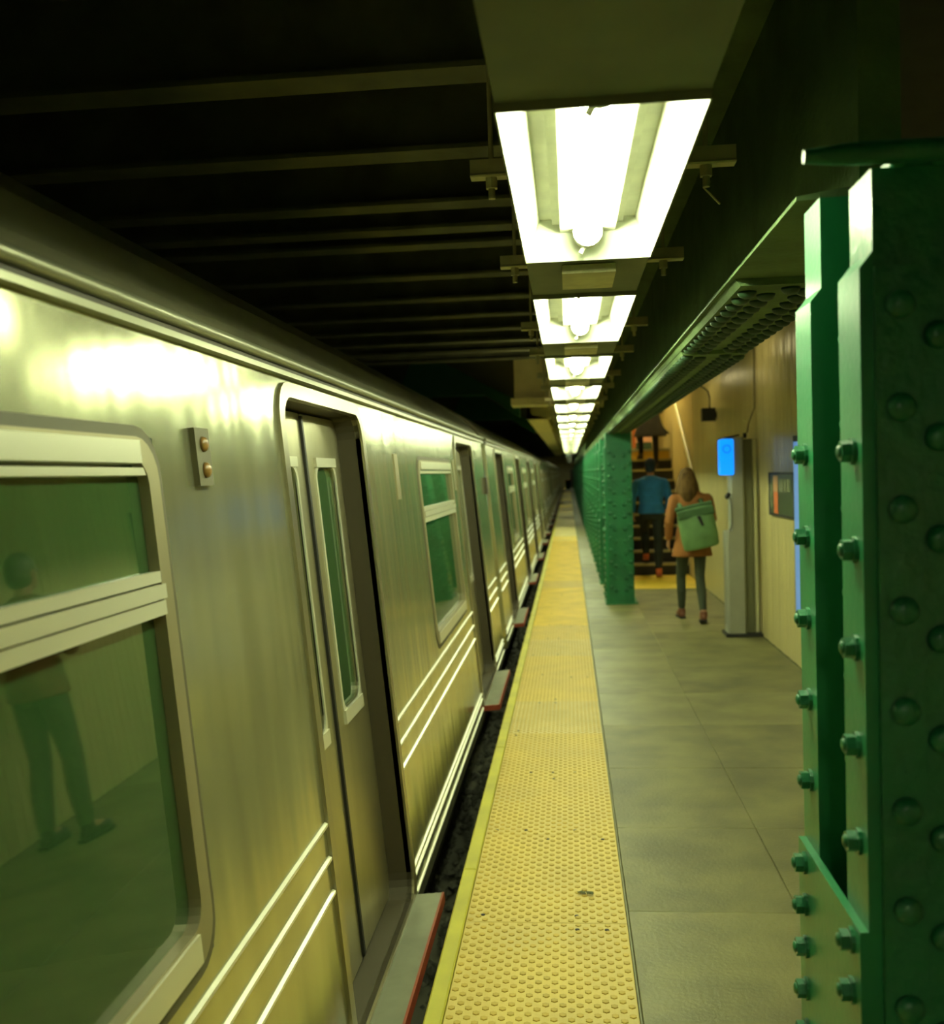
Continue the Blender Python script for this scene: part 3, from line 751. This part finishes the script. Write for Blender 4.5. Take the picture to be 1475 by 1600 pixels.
def person(name_loc, rz, H, J, spec):
    """J: joint positions at 1.75 m (x right, y forward, z up); spec: clothing"""
    k = H / 1.75
    root = empty('person', name_loc, rz)
    P = {a: Vector(v)*k for a, v in J.items()}
    hip = P['pelvis']; nk = P['neck']; hd = P['head']
    def lerp(a, b_, t): return a + (b_-a)*t
    def torso(b, grow, top=1.0, bot=-.04):
        ch = [(bot, .165, .115), (.0, .172, .122), (.14, .158, .112), (.30, .140, .102), (.48, .152, .112), (.66, .168, .120), (.82, .182, .112), (.92, .172, .095), (.975, .105, .075), (1.0, .065, .062)]
        secs = []
        for t, rx, ry in ch:
            c = lerp(hip, nk, t); secs.append((c.x, c.y, c.z, rx*k*spec.get('wide', 1)+grow, ry*k+grow))
        b.loft(secs, 20)
    # -- body
    b = MB(); torso(b, -.012)
    b.tube([lerp(hip, nk, .93), nk, lerp(nk, hd, .55)], [.062*k, .052*k, .050*k], n=12)
    hr = Matrix.Rotation(spec.get('head_turn', 0), 3, 'Z')
    def HP(x, y, z): return hd + hr @ (Vector((x, y, z))*k)
    b.ell(HP(0, -.008, .015), (.076*k, .094*k, .105*k), rot=hr)
    b.ell(HP(0, .022, -.050), (.056*k, .066*k, .066*k), rot=hr)
    b.ell(HP(0, .094, -.012), (.011*k, .018*k, .022*k), n=8, m=6); b.ell(HP(0, .075, -.085), (.026*k, .020*k, .018*k), n=8, m=6)
    for s in (-1, 1): b.ell(HP(.078*s, -.005, -.005), (.010*k, .020*k, .030*k), n=8, m=6); b.ell(HP(.03*s, .078, .028), (.022*k, .012*k, .007*k), n=8, m=5)
    for s in 'lr':
        b.tube([P['sh_'+s], P['el_'+s], P['wr_'+s]], [.046*k, .036*k, .024*k], n=10)
        b.ell(P['sh_'+s], (.05*k,)*3)
        d = P['wr_'+s]-P['el_'+s]
        hand(b, P['wr_'+s], spec.get('hand_dir_'+s, d), spec.get('thumb_'+s, (0, 1, 0.1)), spec.get('curl', .55))
        hp = hip + Vector((-.09 if s == 'l' else .09, 0, 0))*k
        b.tube([hp, P['kn_'+s], P['an_'+s]], [.078*k, .050*k, .034*k], n=12)
        b.tube([P['an_'+s], P['an_'+s]+P['foot_'+s].normalized()*.13*k - Vector((0,0,.035*k))], [.034*k, .028*k], n=8)
    fuse(b, 'body', SKIN, root, .0085, 2)
    for s in (-1, 1):
        MB().ell(HP(.032*s, .080, .006), (.013*k, .008*k, .010*k), n=10, m=6).build('eye', EYEW, root)
    MB().ell(HP(0, .086, -.056), (.022*k, .008*k, .006*k), n=10, m=5).build('mouth', LIP, root)
    # -- trousers
    b = MB()
    c0 = lerp(hip, nk, .10)
    b.loft([(hip.x, hip.y, hip.z-.09*k, .150*k, .110*k), (hip.x, hip.y, hip.z, .176*k, .128*k), (c0.x, c0.y, c0.z, .168*k, .120*k)], 18)
    tr = spec.get('leg_r', (.092, .066, .050))
    for s in 'lr':
        hp = hip + Vector((-.088 if s == 'l' else .088, 0, -.03))*k
        kn = P['kn_'+s]; an = P['an_'+s]
        mid = lerp(kn, an, .4) + Vector((0, -.012, 0))*k
        b.tube([hp, lerp(hp, kn, .5), kn, mid, lerp(kn, an, spec.get('leg_len', .97))], [tr[0]*k, (tr[0]*.55+tr[1]*.45)*k, tr[1]*k, (tr[1]*.98)*k, tr[2]*k], n=14)
    fuse(b, 'trousers', spec['trousers'], root, .014, 4)
    # -- shoes
    for s in 'lr':
        an = P['an_'+s]; fd = P['foot_'+s].normalized(); sd = fd.cross(Vector((0,0,1))).normalized(); up = sd.cross(fd).normalized()
        b = MB()
        sh = an - up*.045*k
        b.tube([an + Vector((0,0,.03*k)), an - up*.02*k, sh + fd*.02*k], [.044*k, .046*k, .044*k], n=12)
        b.tube([sh - fd*.055*k, sh - fd*.02*k, sh + fd*.06*k, sh + fd*.13*k, sh + fd*.18*k], [.026*k, .038*k, .040*k, .040*k, .024*k], n=12)
        so = fuse(b, 'shoe', spec['shoes'], root, .010, 3)
        q = MB(); e = [(-.07, .028), (.0, .040), (.08, .045), (.15, .044), (.195, .022)]
        ring_ = [sh + fd*a*k + sd*w_*k for a, w_ in e] + [sh + fd*a*k - sd*w_*k for a, w_ in reversed(e)]
        n = len(ring_); t0 = -up*.040*k; t1 = -up*.018*k
        q._add([p + t0 for p in ring_] + [p + t1 for p in ring_], [tuple(range(n)), tuple(reversed(range(n, 2*n)))] + [(i, i+n, (i+1) % n + n, (i+1) % n) for i in range(n)])
        q.build('sole', spec.get('sole', RUBBER), so)
    # -- jacket / coat
    b = MB(); torso(b, .016*k, bot=-.02)
    hem = spec['hem']*k          # height of the hem above the ground (root)
    fl = spec.get('flare', .02)
    c1 = lerp(hip, nk, .25)
    secs = []
    for q_ in range(7):
        t = q_/6; z_ = hem + (c1.z-hem)*t
        cx = hip.x + (c1.x-hip.x)*max(0, (z_-hip.z)/(c1.z-hip.z+1e-6)); cy = hip.y + (c1.y-hip.y)*max(0, (z_-hip.z)/(c1.z-hip.z+1e-6))
        secs.append((cx, cy, z_, (.180 + fl*(1-t)**1.3 - .012*t)*k, (.138 + fl*.6*(1-t))*k))
    b.loft(secs, 22)
    for s in 'lr':
        e = lerp(P['el_'+s], P['wr_'+s], .93)
        b.ell(P['sh_'+s], (.060*k,)*3)
        b.tube([P['sh_'+s], lerp(P['sh_'+s], P['el_'+s], .5), P['el_'+s], e], [.068*k, .062*k, .056*k, .046*k], n=12)
    c2 = lerp(hip, nk, .97)
    b.tube([c2 - Vector((0, 0, .03*k)), nk + Vector((0, 0, .015*k))], [.082*k, .070*k], n=14)
    for e_ in spec.get('coat_extra', []): b.tube(e_[0], e_[1], n=10)
    jo = fuse(b, 'jacket', spec['jacket'], root, .014, 5)
    # -- hair
    b = MB()
    ht = spec.get('hair_kind', 'short')
    b.ell(HP(0, -.018, .030), (.086*k, .100*k, .104*k), rot=hr)
    if ht == 'short':
        b.ell(HP(0, -.035, -.01), (.080*k, .082*k, .085*k), rot=hr)
    else:
        b.tube([HP(0, -.04, .05), HP(0, -.062, -.06), HP(-.005, -.085, -.17), HP(-.01, -.095, -.27)], [.085*k, .098*k, .100*k, .055*k], n=14, sx=1.0)
        for s in (-1, 1): b.tube([HP(.05*s, -.01, .04), HP(.085*s, -.01, -.06), HP(.10*s, -.02, -.16), HP(.085*s, -.03, -.22)], [.04*k, .042*k, .045*k, .02*k], n=10)
    # keep the face clear
    fuse(b, 'hair' if not spec.get('cap') else 'knit_cap', spec['hair'], root, .010, 3)
    tag(root, spec['label'], 'person')
    return root
def walk(**kw):
    J = dict(pelvis=(0, 0, .94), neck=(0, .03, 1.475), head=(0, .045, 1.62),
             sh_l=(-.185, .015, 1.39), el_l=(-.235, -.04, 1.13), wr_l=(-.24, .04, .88),
             sh_r=(.185, .015, 1.39), el_r=(.235, -.02, 1.13), wr_r=(.235, .08, .90),
             kn_l=(-.10, .06, .50), an_l=(-.10, -.10, .09), foot_l=(-.1, 1, 0),
             kn_r=(.10, .03, .50), an_r=(.10, .03, .09), foot_r=(.1, 1, 0))
    J.update(kw); return J

# woman with the orange brown coat
person((1.35, 11.25, 0), math.radians(4), 1.72,
       walk(an_l=(-.085, .25, .085), kn_l=(-.095, .20, .49), foot_l=(-.05, 1, 0),
            an_r=(.075, -.20, .105), kn_r=(.085, .02, .50), foot_r=(.12, 1, -.12), pelvis=(0, 0, .925),
            el_l=(-.255, -.03, 1.14), wr_l=(-.245, .10, .92), el_r=(.25, .06, 1.15), wr_r=(.20, .24, 1.10), head=(-.035, .045, 1.62)),
       dict(trousers=cloth('leggings', (0.050, 0.066, 0.036)), jacket=cloth('orange_brown_wool', (0.30, 0.115, 0.022)), shoes=mat('brown_leather', (0.16, 0.055, 0.022), 0.5),
            hair=mat('dark_blond_hair', (0.15, 0.085, 0.022), 0.85, var=.6, spec=.2, vscale=30, stretch=(1, 1, .15)), hair_kind='long', hem=.74, flare=.055, leg_r=(.082, .056, .040), leg_len=.93, wide=.95,
            label='long haired woman walking away in an orange brown coat and dark leggings'))
# green roll-top backpack
bp_ = empty('backpack', (1.385, 10.99, 1.06), rot=(.06, math.radians(-11), math.radians(4)))
BGR = cloth('sage_green_fabric', (0.15, 0.30, 0.105), .7); BGD = cloth('dark_sage_fabric', (0.065, 0.15, 0.05), .7)
b = MB(); b.loft([(0, 0, -.235, .170, .045), (0, 0, -.22, .195, .075), (0, 0, -.10, .205, .095), (0, 0, .06, .200, .085), (0, 0, .18, .195, .055), (0, 0, .235, .200, .022)], 24)
fuse(b, 'bag_body', BGR, bp_, .013, 3)
b = MB(); b.tube([(-.205, -.005, .235), (.205, -.005, .235)], .026, n=10); b.box(-.20, .20, -.066, -.045, .12, .215); fuse(b, 'rolled_flap', BGD, bp_, .010, 3)
MB().prism([(.0, .13), (.035, .13), (.055, .02), (.030, .02)], 'y', -.094, -.072).build('closure_strap', RUBBER, bp_)
for s in (-1, 1): MB().tube([(.11*s, .05, .20), (.12*s, .16, .27), (.12*s, .27, .20), (.13*s, .31, .03), (.12*s, .24, -.14), (.12*s, .07, -.20)], .014, n=6, sx=1.8).build('shoulder_strap', BGD, bp_)
tag(bp_, 'sage green roll-top backpack on the back of the woman in the orange brown coat', 'backpack')

# tall man in blue climbing onto the first step
person((1.29, 15.86, .010), math.radians(-3), 1.90,
       walk(an_r=(.085, -.03, .105), kn_r=(.09, .05, .50), foot_r=(.05, 1, -.15),
            an_l=(-.085, .36, .30), kn_l=(-.10, .36, .66), foot_l=(-.05, 1, -.1), pelvis=(0, .06, .93), neck=(.0, .16, 1.46), head=(-.0, .20, 1.60),
            sh_l=(-.195, .14, 1.37), sh_r=(.195, .14, 1.37), el_l=(-.275, .07, 1.14), wr_l=(-.27, .15, .93), el_r=(.26, .08, 1.14), wr_r=(.23, .24, .98)),
       dict(trousers=cloth('dark_trousers', (0.016, 0.024, 0.020)), jacket=cloth('blue_jacket', (0.020, 0.19, 0.50)), shoes=mat('orange_trainers', (0.62, 0.13, 0.035), 0.5), sole=mat('orange_sole', (0.5, 0.12, 0.05), .6),
            hair=cloth('navy_knit', (0.012, 0.035, 0.055)), cap=True, hem=.92, flare=.012, wide=1.08,
            label='tall man in a blue jacket with orange shoes stepping onto the stairs'))
# dark coat at the top of the stairs
fx = lambda *p: Vector(p)
person((1.51, 18.54, 1.715), math.radians(5), 1.74,
       walk(an_l=(-.12, .33, .28), kn_l=(-.13, .30, .62), an_r=(.10, .0, .085), kn_r=(.11, .05, .50), el_l=(-.30, .02, 1.16), wr_l=(-.28, .16, 1.0), el_r=(.27, .03, 1.15), wr_r=(.22, .2, 1.05)),
       dict(trousers=cloth('black_trousers', (0.008, 0.008, 0.006)), jacket=cloth('black_coat', (0.010, 0.009, 0.006)), shoes=mat('brown_shoes', (0.05, 0.025, 0.01), 0.5),
            hair=mat('dark_hair', (0.02, 0.012, 0.006), 0.5), hem=.60, flare=.13, leg_r=(.075, .052, .045),
            coat_extra=[([fx(.1, -.02, .85), fx(.24, -.03, .70), fx(.36, -.04, .63)], [.09, .05, .012]), ([fx(-.08, 0, .85), fx(-.20, 0, .62), fx(-.22, 0, .50)], [.09, .06, .02])],
            label='person in a flaring black coat near the top of the stairs'))
# bystander with a phone, hidden from the lens by the close column and mirrored in the train window
person((1.60, 5.5, 0), math.radians(10), 1.74,
       walk(an_l=(-.12, .03, .085), kn_l=(-.11, .04, .50), an_r=(.12, -.03, .085), kn_r=(.11, .03, .50), el_l=(-.24, .05, 1.14), wr_l=(-.12, .27, 1.20), el_r=(.20, .03, 1.13), sh_r=(.17, .015, 1.39), wr_r=(.13, .26, 1.12),
            head=(0, .06, 1.615)),
       dict(trousers=cloth('olive_trousers', (0.10, 0.13, 0.06)), jacket=cloth('rust_brown_jacket', (0.22, 0.095, 0.035)), shoes=mat('dark_shoes', (0.02, 0.02, 0.012), 0.5),
            hair=mat('brown_hair', (0.05, 0.03, 0.012), 0.5), hem=.88, flare=.02, thumb_l=(0, .2, 1), thumb_r=(0, .2, 1),
            label='person in a rust brown jacket with a phone, behind the close column'))
ph = empty('mobile_phone', (1.60, 5.5, 0), math.radians(10))
MB().cbox(-.14, -.065, .345, .357, 1.20, 1.35, .003).build('casing', BLACK, ph)
MB().box(-.135, -.07, .343, .345, 1.21, 1.34).build('display', SCREEN, ph)
tag(ph, 'dark mobile phone in the hand of the person in the rust brown jacket', 'phone')
